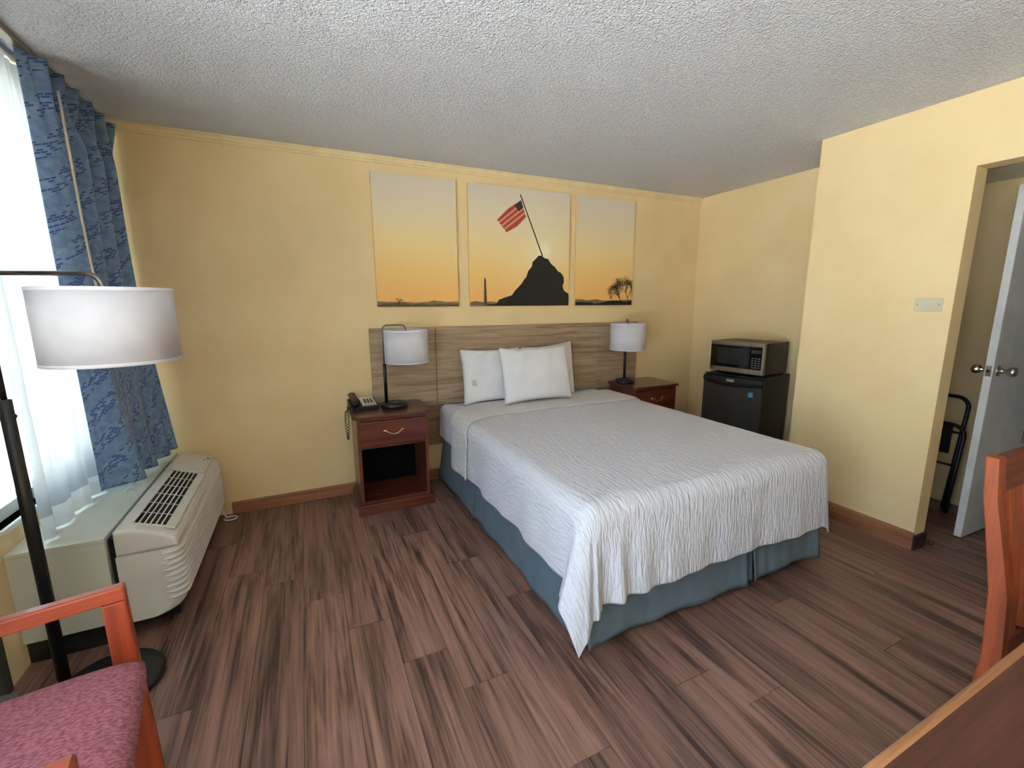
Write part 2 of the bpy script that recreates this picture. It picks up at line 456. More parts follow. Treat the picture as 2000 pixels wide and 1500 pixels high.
# window wall with an opening for the window and one for the entry door, plus the added second window
wy0, wy1, wz0, wz1 = -1.17, -.12, .58, 2.32
dy0, dy1, dz1 = -2.24, -1.30, 2.10
vy0, vy1, vz0, vz1 = -4.46, -2.36, .14, 2.38
struct(MB().box(XW-.15, XW, wy1, 0, 0, H).box(XW-.15, XW, wy0, wy1, 0, wz0).box(XW-.15, XW, wy0, wy1, wz1, H)
       .box(XW-.15, XW, dy1, wy0, 0, H).box(XW-.15, XW, dy0, dy1, dz1, H).box(XW-.15, XW, vy1, dy0, 0, H)
       .box(XW-.15, XW, vy0, vy1, 0, vz0).box(XW-.15, XW, vy0, vy1, vz1, H).box(XW-.15, XW, -4.75, vy0, 0, H)
       .build('wall_left', m_wall))
struct(MB().box(XW-.15, 6.9, -4.75, -4.6, 0, H).build('wall_near', m_wall))
struct(MB().box(XR, XR+.12, -1.479, 0, 0, H).build('wall_right', m_wall))
# partition: pier, end of the alcove, header over the opening, rest of the wall
jy, ey, hz = -2.25, -3.15, 2.085
struct(MB().box(XP, XP+.12, jy, -1.479, 0, H).box(XP+.12, 6.9, -1.60, -1.479, 0, H)
       .box(XP, XP+.12, ey, jy, hz, H).box(XP, XP+.12, -4.6, ey, 0, H).build('wall_partition', m_wall))
# vestibule
by0, by1, bz = -3.02, -2.30, 2.05
struct(MB().box(XB, XB+.11, by1, -1.6, 0, H).box(XB, XB+.11, by0, by1, bz, H).box(XB, XB+.11, -4.6, by0, 0, H).build('wall_vestibule', m_wall))
struct(MB().box(XP+.12, XB, -4.6, -1.6, 2.17, 2.20).build('ceiling_vestibule', m_white))
struct(MB().box(6.78, 6.9, -4.6, -1.6, 0, H).build('wall_bathroom', m_tile))
struct(MB().box(XB+.0, 6.78, -4.6, -1.6, -.011, .003).build('floor_bathroom', m_bathfloor))

# skirting and mouldings
def bb_profile(t, h): return [(0, 0), (-t, 0), (-t, h-.012), (-t*.45, h), (0, h)]
struct(MB().prism(bb_profile(.014, .085), .86, 4.7, 'x').build('baseboard_far', m_base))
struct(MB().prism([(XP-q[0]*-1, q[1]) if False else (XP+q[0], q[1]) for q in bb_profile(.014, .105)], jy-.004, -1.479, 'y').build('baseboard_right', m_base_y))
struct(MB().prism([(XR+q[0], q[1]) for q in bb_profile(.014, .085)], -1.47, -.02, 'y').build('baseboard_alcove', m_base_y))
struct(MB().box(XP-.012, XP+.12, jy-.014, jy, 0, .085, .002).build('baseboard_jamb', mat('jamb_base', srgb(40, 30, 26), .6)))
struct(MB().prism([(0, H-.048), (-.008, H-.046), (-.010, H-.034), (-.016, H-.030), (-.018, H-.014), (-.024, H-.008), (-.024, H), (0, H)], XW, XR, 'x').build('trim_1', m_trimpaint))

# window: frame with sashes and glass
win = struct(thing('window_1', '', '')); del win['label']; del win['category']
win.location = (0, 0, 0)
fr = MB()
for (a, b, c, d) in ((wy0, wy1, wz0, wz0+.05), (wy0, wy1, wz1-.05, wz1), (wy0, wy0+.05, wz0+.05, wz1-.05), (wy1-.05, wy1, wz0+.05, wz1-.05), (-.665, -.625, wz0+.05, wz1-.05)):
    fr.box(XW-.10, XW-.04, a, b, c, d)
fr.build('window_frame', m_white, win)
for a, b in ((wy0+.05, -.665), (-.625, wy1-.05)):
    MB().box(XW-.074, XW-.068, a, b, wz0+.05, wz1-.05).build('pane', m_glass, win)
MB().box(XW-.10, XW+.012, wy0-.01, wy1+.01, wz0-.022, wz0, .003).build('window_sill', m_white, win)
# added second window, unseen at the left; placed and sized to bring in daylight
win2 = struct(thing('added_window', '', '')); del win2['label']; del win2['category']
fr = MB(); vm_ = (vy0+vy1)/2
for (a, b, c, d) in ((vy0, vy1, vz0, vz0+.05), (vy0, vy1, vz1-.05, vz1), (vy0, vy0+.05, vz0+.05, vz1-.05), (vy1-.05, vy1, vz0+.05, vz1-.05), (vm_-.02, vm_+.02, vz0+.05, vz1-.05)):
    fr.box(XW-.10, XW-.04, a, b, c, d)
fr.build('window_frame', m_white, win2)
for a, b in ((vy0+.05, vm_-.02), (vm_+.02, vy1-.05)):
    MB().box(XW-.074, XW-.068, a, b, vz0+.05, vz1-.05).build('pane', m_glass, win2)
# grey entry door in a dark metal frame
sd = struct(thing('door_1', '', '')); del sd['label']; del sd['category']
f = MB()
f.box(XW-.14, XW+.008, dy1-.045, dy1, 0, dz1).box(XW-.14, XW+.008, dy0, dy0+.045, 0, dz1).box(XW-.14, XW+.008, dy0+.045, dy1-.045, dz1-.045, dz1)
f.build('door_frame', m_alu, sd)
MB().box(XW-.14, XW+.05, dy0+.045, dy1-.045, .001, .018, .003).build('threshold', m_thresh, sd)
MB().box(XW-.055, XW-.010, dy0+.048, dy1-.048, .022, dz1-.048, .002).build('door_slab', m_greydoor, sd)
MB().lathe([(.030, 0), (.030, .004), (.011, .008), (.011, .03), (.024, .045), (.024, .06), (.006, .068)], (XW-.010, dy0+.085, 1.0), 20, axis='x').build('knob', m_chrome, sd)
# patio outside
struct(MB().box(-9, XW-.15, -10, 6, -.2, -.02).build('ground', m_concrete))

# ================================================================== BED
BX0, BX1, BY0, BY1 = 2.345, 3.865, -.05, -2.075     # mattress outline
bed = thing('bed', 'queen bed with a grey teal skirt against the wood-look headboard', 'bed', (0, 0, 0))
MB().box(BX0+.02, BX1-.02, BY1+.02, BY0, .12, .35, .02, 2).build('box_spring', m_mattress, bed)
MB().box(BX0, BX1, BY1, BY0, .352, .62, .05, 4).build('mattress', m_mattress, bed)
for lx, ly in ((BX0+.14, BY1+.08), (BX1-.14, BY1+.08), (BX0+.12, -.25), (BX1-.12, -.25)):
    MB().lathe([(.018, 0.045), (.018, .125)], (lx, ly, 0), 12).lathe([(.022, -.012), (.024, -.006), (.024, .006), (.022, .012)], (lx, ly, .0245), 14, axis='y').build('caster_leg', m_blackmetal, bed)
def skirt(name, p0, p1, nrm, n, seed, zt=.36, zb=.035, out=.03):
    """hanging cloth panel between two floor points"""
    rnd = random.Random(seed); ph = [rnd.uniform(0, 6.28) for _ in range(6)]
    p0, p1, nrm = Vector(p0), Vector(p1), Vector(nrm); L = (p1-p0).length
    def fn(u, v):
        q = p0.lerp(p1, u); d = v
        w = .005*math.sin(u*L*9+ph[0])+.003*math.sin(u*L*23+ph[1]+2*v)+.0015*math.sin(u*L*63+ph[2])
        zz = zt+(zb-zt)*v + .004*v*math.sin(u*L*20+ph[3])
        edge = .016*v*(math.exp(-(u*L/.03)**2)+math.exp(-((1-u)*L/.03)**2))
        q = q + nrm*(out*v + w*v + edge)
        return (q.x, q.y, zz)
    return MB().grid(fn, n, 14).build(name, m_skirt, bed, solid=.002)
skirt('skirt_panel', (BX0+.005, -.08, 0), (BX0+.005, -.86, 0), (-1, 0, 0), 50, 1)
skirt('skirt_panel', (BX0+.005, -.83, 0), (BX0+.005, BY1, 0), (-1, 0, 0), 80, 2, out=.022)
skirt('skirt_panel', (BX0, BY1+.005, 0), (3.30, BY1+.005, 0), (0, -1, 0), 60, 3, out=.02)
skirt('skirt_panel', (3.27, BY1+.012, 0), (3.36, BY1+.012, 0), (0, -1, 0), 10, 9, out=.006)
skirt('skirt_panel', (3.33, BY1+.005, 0), (BX1, BY1+.005, 0), (0, -1, 0), 40, 4, out=.024, zb=.05)
skirt('skirt_panel', (BX1-.005, BY1, 0), (BX1-.005, -.08, 0), (1, 0, 0), 80, 5)

# cloth draped over the mattress box, given in cloth coordinates (metres)
def draped(top, x0, x1, yf, rad, flare, gap, s, t, seed=0, amp=1.0, tfoot=True):
    """s: metres from the left edge line, t: metres from y=0 towards the foot; returns a point"""
    hx0, hx1, hy = x0+rad, x1-rad, yf+rad
    def prof(d):
        if d <= 0: return 0, 0
        q = PI/2*rad
        if d < q: return rad*math.sin(d/rad), rad*(1-math.cos(d/rad))
        e = d-q
        return rad+flare*e, rad+e*math.sqrt(1-flare*flare)
    dx = dy = 0; sx = 0
    if s < hx0: dx = hx0-s; sx = -1
    elif s > hx1: dx = s-hx1; sx = 1
    yy = -t
    if tfoot and yy < hy: dy = hy-yy
    if dx > 0 and dy > 0:
        d = math.hypot(dx, dy); a = math.atan2(dy, dx)
        d *= 1-.085*math.sin(2*a)**2
        h, z = prof(d); e = max(0, d-PI/2*rad)
        ctl = ((0, .03), (12, .26), (26, .42), (40, .42), (54, .34), (63, .16), (70, .20), (78, .10), (90, .02)) if sx < 0 else ((0, .0), (30, .05), (55, .06), (75, .03), (90, 0))
        ad = math.degrees(a); fo = 0
        for (a0, f0), (a1, f1) in zip(ctl, ctl[1:]):
            if a0 <= ad <= a1:
                q = (ad-a0)/(a1-a0); q = q*q*(3-2*q); fo = f0+(f1-f0)*q
        fold = amp*e*fo
        h += fold
        cxn = hx0 if sx < 0 else hx1
        return (cxn+sx*h*math.cos(a), hy-h*math.sin(a), top-z)
    if dx > 0:
        h, z = prof(dx); e = max(0, dx-PI/2*rad)
        h += amp*e*(.035*math.sin(t*11+seed)+.025*math.sin(t*23+1.3*seed))
        return ((hx0-h) if sx < 0 else (hx1+h), yy, top-z)
    if dy > 0:
        h, z = prof(dy); e = max(0, dy-PI/2*rad)
        h += amp*e*(.02*math.sin(s*7+seed)+.018*math.sin(s*16+seed)+.012*math.sin(s*37)+.13*math.exp(-((s-2.475)/.035)**2)+.07*math.exp(-((s-2.60)/.05)**2))
        return (s, hy-h, top-z)
    return (s, yy, top+.0035*math.sin(s*7+t*3)*math.sin(t*5+1))

sh_t0, sh_t1 = .045, .75
sheet = MB().grid(lambda u, v: draped(.630, BX0-.010, BX1+.010, -9, .06, .03, 0, BX0-.24+u*(BX1-BX0+.48), sh_t0+v*(sh_t1-sh_t0), 2, .8, False), 140, 40,
                  uvf=lambda u, v: (u*2.3, v*.8)).build('bed_sheet', m_sheet, solid=.003)
tag(sheet, 'pale lavender white bed sheet showing at the head of the bed', 'sheet')

SP_T0, SP_L, SP_R, SP_F = .24, .35, .235, .40
spread = thing('bedspread', 'white seersucker bedspread draped over the bed with a folded top', 'bedspread')
def skew(s):
    k = min(1, max(0, (BX0+.26-s)/.42)); return .24*k*k*(3-2*k)
def spread_fn(u, v):
    s = BX0-SP_L + u*(BX1-BX0+SP_L+SP_R)
    t0 = SP_T0+.05+skew(s)
    t = t0 + v*(-BY1+SP_F-t0)
    return draped(.642, BX0-.03, BX1+.03, BY1-.03, .075, .05, 0, s, t, 1, 1.0)
W_s, W_t = BX1-BX0+SP_L+SP_R, -BY1+SP_F-SP_T0
MB().grid(spread_fn, 220, 230, uvf=lambda u, v: (u*W_s, v*W_t)).build('spread_cloth', m_spread, spread, solid=.005)
def fold_fn(u, v):
    s = BX0-SP_L-.03 + u*(BX1-BX0+SP_L+SP_R+.06)
    t = SP_T0-.012 + skew(s) + v*(.385-.06*skew(s)/.24)
    p = draped(.656 - .006*max(0, (v-.9)*10)-.004*max(0, (.06-v)*16), BX0-.044, BX1+.044, -9, .085, .045, 0, s, t, 1, 1.0, False)
    return p
MB().grid(fold_fn, 220, 40, uvf=lambda u, v: (u*W_s, v*.385)).build('folded_band', m_fold, spread, solid=.007)

# pillows
def pillow(name, label, c, w, h, th, lean, rz, seed, mark=False, sag=0.0):
    rnd = random.Random(seed)
    ph = [rnd.uniform(0, 6.28) for _ in range(8)]
    root = thing(name, label, 'pillow', c, rz, 'pillows on the bed')
    def surf(side):
        def fn(u, v):
            a, b = 2*u-1, 2*v-1
            k = max(0, (1-abs(a)**2.6))**.5 * max(0, (1-abs(b)**2.6))**.5
            pin_x = 1-.055*(1-abs(a)**3)*0 - .05*(1-b*b)*abs(a)**4
            pin_z = 1-.09*(1-a*a)*abs(b)**4
            wr = .0015*math.sin(5*a+4*b+ph[0])*k + .007*math.sin(15*a+7*math.sin(3*b)+ph[1])*max(0, b)**1.5*(1-abs(a)**6) + .003*math.sin(30*a*(1.2-b)+ph[2])*max(0, b-.2)
            d = th/2*k**.8 + wr*(1 if k > .05 else 0)
            return (a*w/2*pin_x, side*d, h/2+b*h/2*pin_z + sag*a*max(0, b))
        return fn
    m = MB()
    m.grid(surf(-1), 40, 30); m.grid(surf(1), 40, 30)
    bmesh.ops.remove_doubles(m.bm, verts=m.bm.verts, dist=.0006)
    bmesh.ops.recalc_face_normals(m.bm, faces=m.bm.faces)
    m.rot(-lean, 'X')
    m.build('pillow_body', m_pillow, root)
    if mark:
        k = MB().box(-.018, .018, -.0012, 0, -.022, .022).rot(-lean, 'X')
        o = k.build('printed_mark', mat('grey_print', srgb(196, 197, 202), .9), root)
        o.location = (-w/2+.065, -th/2*.70-.012, h*.42)
    return root
pillow('pillow', 'white pillow at the left, leaning back half hidden by the front pillow', (2.752, -.195, .636), .52, .445, .14, .20, 0, 1, True)
pillow('pillow', 'white pillow at the right, mostly hidden behind the front pillow', (3.270, -.190, .636), .50, .455, .13, .18, 0, 2, sag=.02)
pillow('pillow', 'white pillow in front, overlapping the two others', (3.045, -.41, .662), .61, .442, .15, .26, .02, 3)

# ================================================================== HEADBOARD
hb = thing('headboard', 'grey brown wood-look headboard of three panels on the far wall', 'headboard', (0, 0, 0))
for a, b in ((1.834, 2.325), (2.328, 3.879), (3.882, 4.325)):
    Box('panel', m_head, hb, a, b, -.032, -.002, .63, 1.245, .0025)
Box('lower_panel', m_headlow, hb, 2.05, 4.10, -.026, -.002, .30, .626, .002)

# ================================================================== NIGHTSTANDS
def make_nightstand(name, label, loc):
    t = thing(name, label, 'nightstand', loc, 0, 'nightstands beside the bed')
    w, d, hh = .53, .412, .695
    # top with clipped corners, y from -d (front) to 0
    c = .028
    pts = [(-w/2+c, -d), (w/2-c, -d), (w/2, -d+c), (w/2, -c), (w/2-c, 0), (-w/2+c, 0), (-w/2, -c), (-w/2, -d+c)]
    MB().prism(pts, hh-.022, hh, 'z', .005, 2).build('top', m_cherrytop, t)
    bw = .238; yf = -d+.03; yb = -.02
    for s in (-1, 1):
        a, b = (s*bw, s*(bw-.022)) if s < 0 else (bw-.022, bw)
        Box('side_panel', m_cherryz, t, a, b, yf, yb, .07, hh-.022, .0015)
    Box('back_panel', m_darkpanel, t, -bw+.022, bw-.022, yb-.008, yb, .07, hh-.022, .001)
    Box('shelf', m_cherry, t, -bw+.022, bw-.022, yf+.004, yb-.008, .07, .088, .001)
    Box('rail', m_cherry, t, -bw+.022, bw-.022, yf, yf+.02, .652, hh-.022, .001)
    Box('drawer_divider', m_cherry, t, -bw+.022, bw-.022, yf+.002, yb-.008, .462, .478, .001)
    dr = MB().box(-bw+.012, bw-.012, yf-.016, yf-.001, .482, .650, .006, 2).build('drawer', m_cherry, t)
    # brass bow handle
    hpts = [(-.062, -.006, .576), (-.052, -.013, .580), (-.038, -.018, .572), (-.02, -.020, .561), (0, -.021, .558), (.02, -.020, .561), (.038, -.018, .572), (.052, -.013, .580), (.062, -.006, .576)]
    hm = MB().tube([(a, yf-.016+b, z) for a, b, z in hpts], [.0035, .005, .004, .0045, .005, .0045, .004, .005, .0035], 8)
    for s in (-1, 1):
        hm.lathe([(.002, -.006), (.012, -.004), (.014, 0)], (s*.058, yf-.016, .579), 12, axis='y', sy=.7)
    hm.build('handle', m_brass, dr)
    # plinth with a small moulding
    MB().prism([(-.262, -d+.004), (.262, -d+.004), (.262, -.012), (-.262, -.012)], 0, .058, 'z', .004, 2).prism([(-.252, -d+.014), (.252, -d+.014), (.252, -.014), (-.252, -.014)], .058, .070, 'z', .003, 2).build('plinth', m_cherry, t)
    return t
ns_l = make_nightstand('nightstand', 'cherry wood nightstand left of the bed carrying the telephone', (1.905, -.036, 0))
ns_r = copy_tree(ns_l)
ns_r.location = (4.235, -.036, 0)
ns_r['label'] = 'cherry wood nightstand in the corner right of the bed, under a lamp only'

# ================================================================== TABLE LAMPS
def make_table_lamp(name, label, loc, rz):
    t = thing(name, label, 'lamp', loc, rz, 'table lamps on the nightstands')
    # local: pole at origin, shade centre at +x .157, base centre at +x .055
    MB().lathe([(.090, 0), (.097, .004), (.097, .026), (.090, .034), (.03, .035)], (.055, 0, 0), 10, sy=.92).build('base', m_blackmetal, t)
    MB().box(.045, .085, -.010, .004, .0345, .0375, .001).build('socket_plate', m_chrome, t)
    MB().lathe([(.012, .033), (.012, .31), (.008, .315)], (0, 0, 0), 16).build('pole', m_black, t)
    top = .582
    pts = [(0, 0, .31), (0, 0, top-.03)] + [(.03-.03*math.cos(a), 0, top-.03+.03*math.sin(a)) for a in [PI/2*i/6 for i in range(1, 7)]]
    pts += [(.127, 0, top)] + [(.127+.03*math.sin(a), 0, top-.03+.03*math.cos(a)) for a in [PI/2*i/6 for i in range(1, 7)]] + [(.157, 0, .48)]
    MB().tube(pts, .0055, 10).build('arm', m_rod, t)
    z0, z1, R = .318, .548, .152
    sh = MB().lathe([(R, z0), (R, z1)], (.157, 0, 0), 48, cap=False).build('shade', m_shade, t, solid=.003)
    for za, zb_ in ((z1-.008, z1+.001), (z0+.008, z0-.001)):
        MB().lathe([(R+.0022, za), (R+.0022, zb_), (R-.0022, zb_), (R-.0022, za)], (.157, 0, 0), 48, cap=False).build('shade_trim', m_shadein, sh)
    sp = MB()
    for k in range(3):
        a = 2*PI*k/3+.5
        sp.tube([(.157, 0, .505), (.157+R*math.cos(a)*.99, R*math.sin(a)*.99, .52)], .002, 6)
    sp.lathe([(.012, .49), (.012, .51)], (.157, 0, 0), 12)
    sp.build('spider', m_bronze, t)
    MB().lathe([(.014, .43), (.014, .48)], (.157, 0, 0), 14).build('socket', m_black, t)
    MB().lathe([(.012, .432), (.020, .40), (.028, .375), (.024, .35), (.004, .338)], (.157, 0, 0), 16).build('bulb', m_white, t)
    return t
lamp_l = make_table_lamp('table_lamp', 'table lamp with white drum shade beside the telephone', (1.897, -.235, .6955), -.06)
lamp_r = copy_tree(lamp_l)
dv = Vector((-.55, -.83)); dv.normalize()
lamp_r.location = (4.085, -.155, .6955); lamp_r.rotation_euler = (0, 0, math.atan2(dv.y, dv.x))
lamp_r['label'] = 'table lamp with white drum shade on the corner nightstand right of the bed'

# ================================================================== TELEPHONE
ph = thing('telephone', 'black desk telephone with a beige keypad on the left nightstand', 'telephone', (1.737, -.165, .6955), .10)
MB().prism([(-.105, 0), (.085, 0), (.085, .055), (.06, .062), (-.105, .022)], -.085, .095, 'x', .004, 2).build('body', m_black, ph)
sl = math.atan2(.04, .165)
kp = MB().box(-.012, .085, -.085, .055, .0, .0025, .001).rot(sl, 'X').build('keypad_plate', m_beige, ph)
kp.location = (0, -.0, .0485)
for i in range(3):
    for j in range(4):
        k = MB().box(.010+i*.022, .025+i*.022, -.045+j*.018, -.034+j*.018, .0025, .0055, .001).build('key', m_black, kp)
        k.rotation_euler = (sl, 0, 0)
for i in range(4):
    k = MB().box(.002+i*.02, .014+i*.02, -.075, -.068, .0025, .0045, .0008).build('key', m_black, kp); k.rotation_euler = (sl, 0, 0)
hs = MB().tube([(-.055, -.098, .040), (-.055, -.088, .050), (-.055, -.05, .060), (-.055, 0, .072), (-.055, .05, .084), (-.055, .07, .088), (-.055, .08, .084)], [.016, .024, .024, .022, .023, .024, .016], 14, flat=(.72, 1.1)).build('handset', m_black, ph)
# coiled handset cord hanging down beside the nightstand
cp = []
path = [Vector(p) for p in ((-.080, -.10, .035), (-.105, -.10, .03), (-.128, -.085, .0), (-.133, -.08, -.06), (-.130, -.09, -.14), (-.126, -.10, -.19), (-.122, -.11, -.13), (-.118, -.11, -.05), (-.118, -.10, .02), (-.09, -.05, .015))]
nn = 220
for i in range(nn+1):
    q = i/nn*(len(path)-1); k = min(int(q), len(path)-2); b = path[k].lerp(path[k+1], q-k)
    a = i*.95; cp.append((b.x+.006*math.cos(a), b.y+.006*math.sin(a), b.z))
MB().tube(cp, .0024, 5).build('cord', m_black, ph)

# ================================================================== CANVAS PRINTS
def print_mat(name, sun=None):
    m = bpy.data.materials.new(name); m.use_nodes = True
    nt = m.node_tree; b = nt.nodes['Principled BSDF']; b.inputs['Roughness'].default_value = .7; b.inputs['Specular IOR Level'].default_value = .25
    tc = N(nt, 'ShaderNodeTexCoord'); sp = N(nt, 'ShaderNodeSeparateXYZ'); nt.links.new(tc.outputs['Object'], sp.inputs[0])
    rp = N(nt, 'ShaderNodeValToRGB'); e = rp.color_ramp.elements
    e[0].position = 0; e[0].color = srgb(238, 178, 106); e[1].position = 1; e[1].color = srgb(218, 208, 194)
    for p, c in ((.12, srgb(239, 186, 112)), (.32, srgb(240, 200, 130)), (.55, srgb(236, 212, 158)), (.8, srgb(226, 212, 184))):
        k = e.new(p); k.color = c
    nt.links.new(math2(nt, 'DIVIDE', sp.outputs[2], .93), rp.inputs[0])
    out = rp.outputs[0]
    if sun:
        vm = N(nt, 'ShaderNodeVectorMath', operation='DISTANCE'); vm.inputs[1].default_value = sun
        nt.links.new(tc.outputs['Object'], vm.inputs[0])
        r2_ = N(nt, 'ShaderNodeValToRGB'); q = r2_.color_ramp.elements
        q[0].position = 0; q[0].color = (1, 1, 1, 1); q[1].position = 1; q[1].color = (0, 0, 0, 1)
        for p, c in ((.08, .95), (.16, .45), (.45, .16)):
            z = q.new(p); z.color = (c, c, c, 1)
        nt.links.new(math2(nt, 'DIVIDE', vm.outputs['Value'], .5), r2_.inputs[0])
        mx = N(nt, 'ShaderNodeMix', data_type='RGBA'); nt.links.new(r2_.outputs[0], mx.inputs[0]); nt.links.new(out, mx.inputs[6])
        mx.inputs[7].default_value = srgb(252, 244, 206); out = mx.outputs[2]
    nt.links.new(out, b.inputs['Base Color'])
    return m
m_print = print_mat('print_sunset')
m_print2 = print_mat('print_sunset_sun', (.668, -.034, .45))
m_sil = mat('print_silhouette', srgb(26, 22, 18), .7)
m_silb = mat('print_dark_brown', srgb(96, 78, 52), .7, c2=srgb(66, 56, 40), scale=30)
m_silg = mat('print_grey_brown', srgb(134, 112, 76), .7, c2=srgb(112, 96, 66), scale=20)
m_red = mat('print_red', srgb(176, 66, 56), .7)
m_pink = mat('print_pale_red', srgb(222, 150, 120), .7)
m_navy = mat('print_navy', srgb(60, 40, 44), .7)
def make_canvas(label, x0, x1, m):
    t = thing('canvas_print', label, 'canvas print', (x0, 0, 1.402), 0, 'canvas prints above the bed')
    w, hh = x1-x0, .928
    MB().box(0, w, -.033, -.003, 0, hh, .003, 2).build('stretched_canvas', m_canvasside, t)
    MB().box(.001, w-.001, -.0338, -.0328, .001, hh-.001).build('printed_sky', m, t)
    return t, w, hh
def flat(t, name, m, pts, w, hh, dy=-.0345):
    """thin printed shape: pts in fractions (u right, v down)"""
    return MB().prism([(u*w, (1-v)*hh) for u, v in pts], dy, -.0335, 'y').build(name, m, t)
def bare_tree(t, w, hh, u, v, size, ang, spread_, depth, seed, m):
    rnd = random.Random(seed); mb = MB()
    def br(px, pz, a, L, wd, d):
        qx, qz = px+math.sin(a)*L, pz+math.cos(a)*L
        qx = min(max(qx, .004), w-.004)
        nx, nz = math.cos(a)*wd, -math.sin(a)*wd
        mb.prism([(px-nx, pz-nz), (px+nx, pz+nz), (qx+nx*.6, qz+nz*.6), (qx-nx*.6, qz-nz*.6)], -.0348, -.0340, 'y')
        if d == 0: return
        for k in range(3 if d > 1 else 2):
            br(qx, qz, a+rnd.uniform(-spread_, spread_), L*rnd.uniform(.68, .92), wd*.66, d-1)
    br(u*w, (1-v)*hh, ang, size, .004, depth)
    o = mb.build('printed_tree', m, t); o['kind'] = 'stuff'
c1, w1, h1 = make_canvas('left canvas print of a plain orange sunset sky over a low tree line', 1.904, 2.521, m_print)
flat(c1, 'printed_hills', m_silg, [(.002, .955), (.12, .962), (.3, .96), (.45, .968), (.6, .962), (.68, .950), (.74, .955), (.85, .963), (.998, .96), (.998, .998), (.002, .998)], w1, h1)
flat(c1, 'printed_bushes', m_silb, [(.002, .985), (.1, .978), (.22, .975), (.3, .965), (.38, .982), (.5, .975), (.62, .985), (.75, .978), (.9, .984), (.998, .98), (.998, .998), (.002, .998)], w1, h1, -.0348)
bare_tree(c1, w1, h1, .25, .985, .018, 0, .9, 3, 3, m_sil)
c2, w2, h2 = make_canvas('centre canvas print with a red striped flag over a dark rocky hilltop', 2.617, 3.534, m_print2)
flat(c2, 'printed_hills', m_silg, [(.002, .965), (.05, .955), (.12, .965), (.2, .96), (.3, .97), (.3, .998), (.002, .998)], w2, h2)
flat(c2, 'printed_obelisk', m_silb, [(.128, .992), (.134, .775), (.142, .752), (.150, .775), (.158, .992)], w2, h2, -.0346)
rock = [(.15, .998), (.17, .985), (.25, .98), (.27, .945), (.33, .925), (.40, .905), (.43, .865), (.47, .83), (.50, .80), (.52, .77), (.545, .745), (.565, .69), (.60, .655), (.61, .61), (.64, .585), (.67, .555), (.70, .553), (.735, .575), (.77, .580), (.80, .62), (.845, .65), (.875, .685), (.91, .70), (.94, .735), (.945, .78), (.93, .82), (.945, .86), (.97, .875), (.998, .89), (.998, .998)]
flat(c2, 'printed_rock', m_sil, rock, w2, h2, -.0350)
flat(c2, 'printed_flagpole', m_sil, [(.482, .052), (.490, .049), (.716, .555), (.706, .56)], w2, h2, -.0352)
# flag of slanting stripes
A, B, Cq, D = (.492, .098), (.541, .232), (.352, .372), (.262, .275)   # hoist top, hoist foot, fly foot, fly top
def lerp2(p, q, k): return (p[0]+(q[0]-p[0])*k, p[1]+(q[1]-p[1])*k)
fl = flat(c2, 'printed_flag', m_red, [A, B, (.455, .315), Cq, D, (.37, .175)], w2, h2, -.0352)
for k in range(1, 7, 2):
    a0, a1 = k/7.2, (k+.85)/7.2
    p = MB().prism([(q[0]*w2, (1-q[1])*h2) for q in (lerp2(A, B, a0), lerp2(A, B, a1), lerp2(D, Cq, a1), lerp2(D, Cq, a0))], -.0355, -.0350, 'y').build('stripe', m_pink, fl)
MB().prism([(q[0]*w2, (1-q[1])*h2) for q in (A, lerp2(A, B, .45), lerp2(lerp2(A, B, .45), lerp2(D, Cq, .45), .2), lerp2(A, D, .28))], -.0358, -.0352, 'y').build('canton', m_navy, fl)
c3, w3, h3 = make_canvas('right canvas print of an orange sunset sky with a bare tree', 3.602, 4.236, m_print)
flat(c3, 'printed_hills', m_silg, [(.002, .94), (.1, .94), (.2, .95), (.35, .94), (.5, .955), (.7, .95), (.998, .945), (.998, .998), (.002, .998)], w3, h3)
flat(c3, 'printed_bushes', m_sil, [(.002, .965), (.3, .972), (.31, .985), (.45, .975), (.58, .955), (.75, .955), (.9, .965), (.998, .955), (.998, .998), (.002, .998)], w3, h3, -.0348)
bare_tree(c3, w3, h3, .95, .985, .062, -.35, .95, 6, 11, m_sil)
bare_tree(c3, w3, h3, .84, .985, .055, -.75, .85, 6, 5, m_sil)

# ================================================================== FRIDGE + MICROWAVE
fg = thing('mini_fridge', 'black mini fridge in the alcove with the microwave on top', 'fridge', (4.557, -.924, 0), -math.radians(80))
fw_, fd, fh = .49, .468, .832
MB().box(-fw_/2, fw_/2, .045, fd, .03, fh-.012, .006, 2).build('body', m_fridge, fg)
MB().box(-fw_/2-.002, fw_/2+.002, .02, fd+.002, fh-.0115, fh, .005, 2).build('top', m_black, fg)
fdr = MB().prism([(-fw_/2, .042), (-fw_/2, .008), (-fw_/4, -.006), (0, -.010), (fw_/4, -.006), (fw_/2, .008), (fw_/2, .042)], .045, fh-.075, 'z', .004, 2).build('door', m_fridgedoor, fg)
# curved handle band along the door head
band = MB()
def bandf(u, v):
    a = -fw_/2+u*fw_; sag = .022*(1-(2*u-1)**2)
    y = .008-.018*(1-(2*u-1)**2)
    return (a, y-.004-.006*math.sin(PI*v), fh-.018-v*(.052+sag))
band.grid(bandf, 20, 8).box(-fw_/2+.001, fw_/2-.001, .012, .040, fh-.072, fh-.016, .003)
band.build('handle_band', m_black, fdr)
MB().box(-.032, .032, -.0205, -.0165, fh-.052, fh-.030, .002).build('badge', m_chrome, fdr)
m_blue = mat('sticker_blue', srgb(70, 150, 190), .5)
MB().box(.150, .185, -.0060, .010, .675, .715, .001).rot(.115, 'Z', (.168, 0, 0)).build('sticker', m_blue, fdr)
for sx in (-1, 1):
    for yy in (.08, .42):
        MB().lathe([(.018, 0), (.018, .031)], (sx*.2, yy, 0), 12).build('foot', m_black, fg)

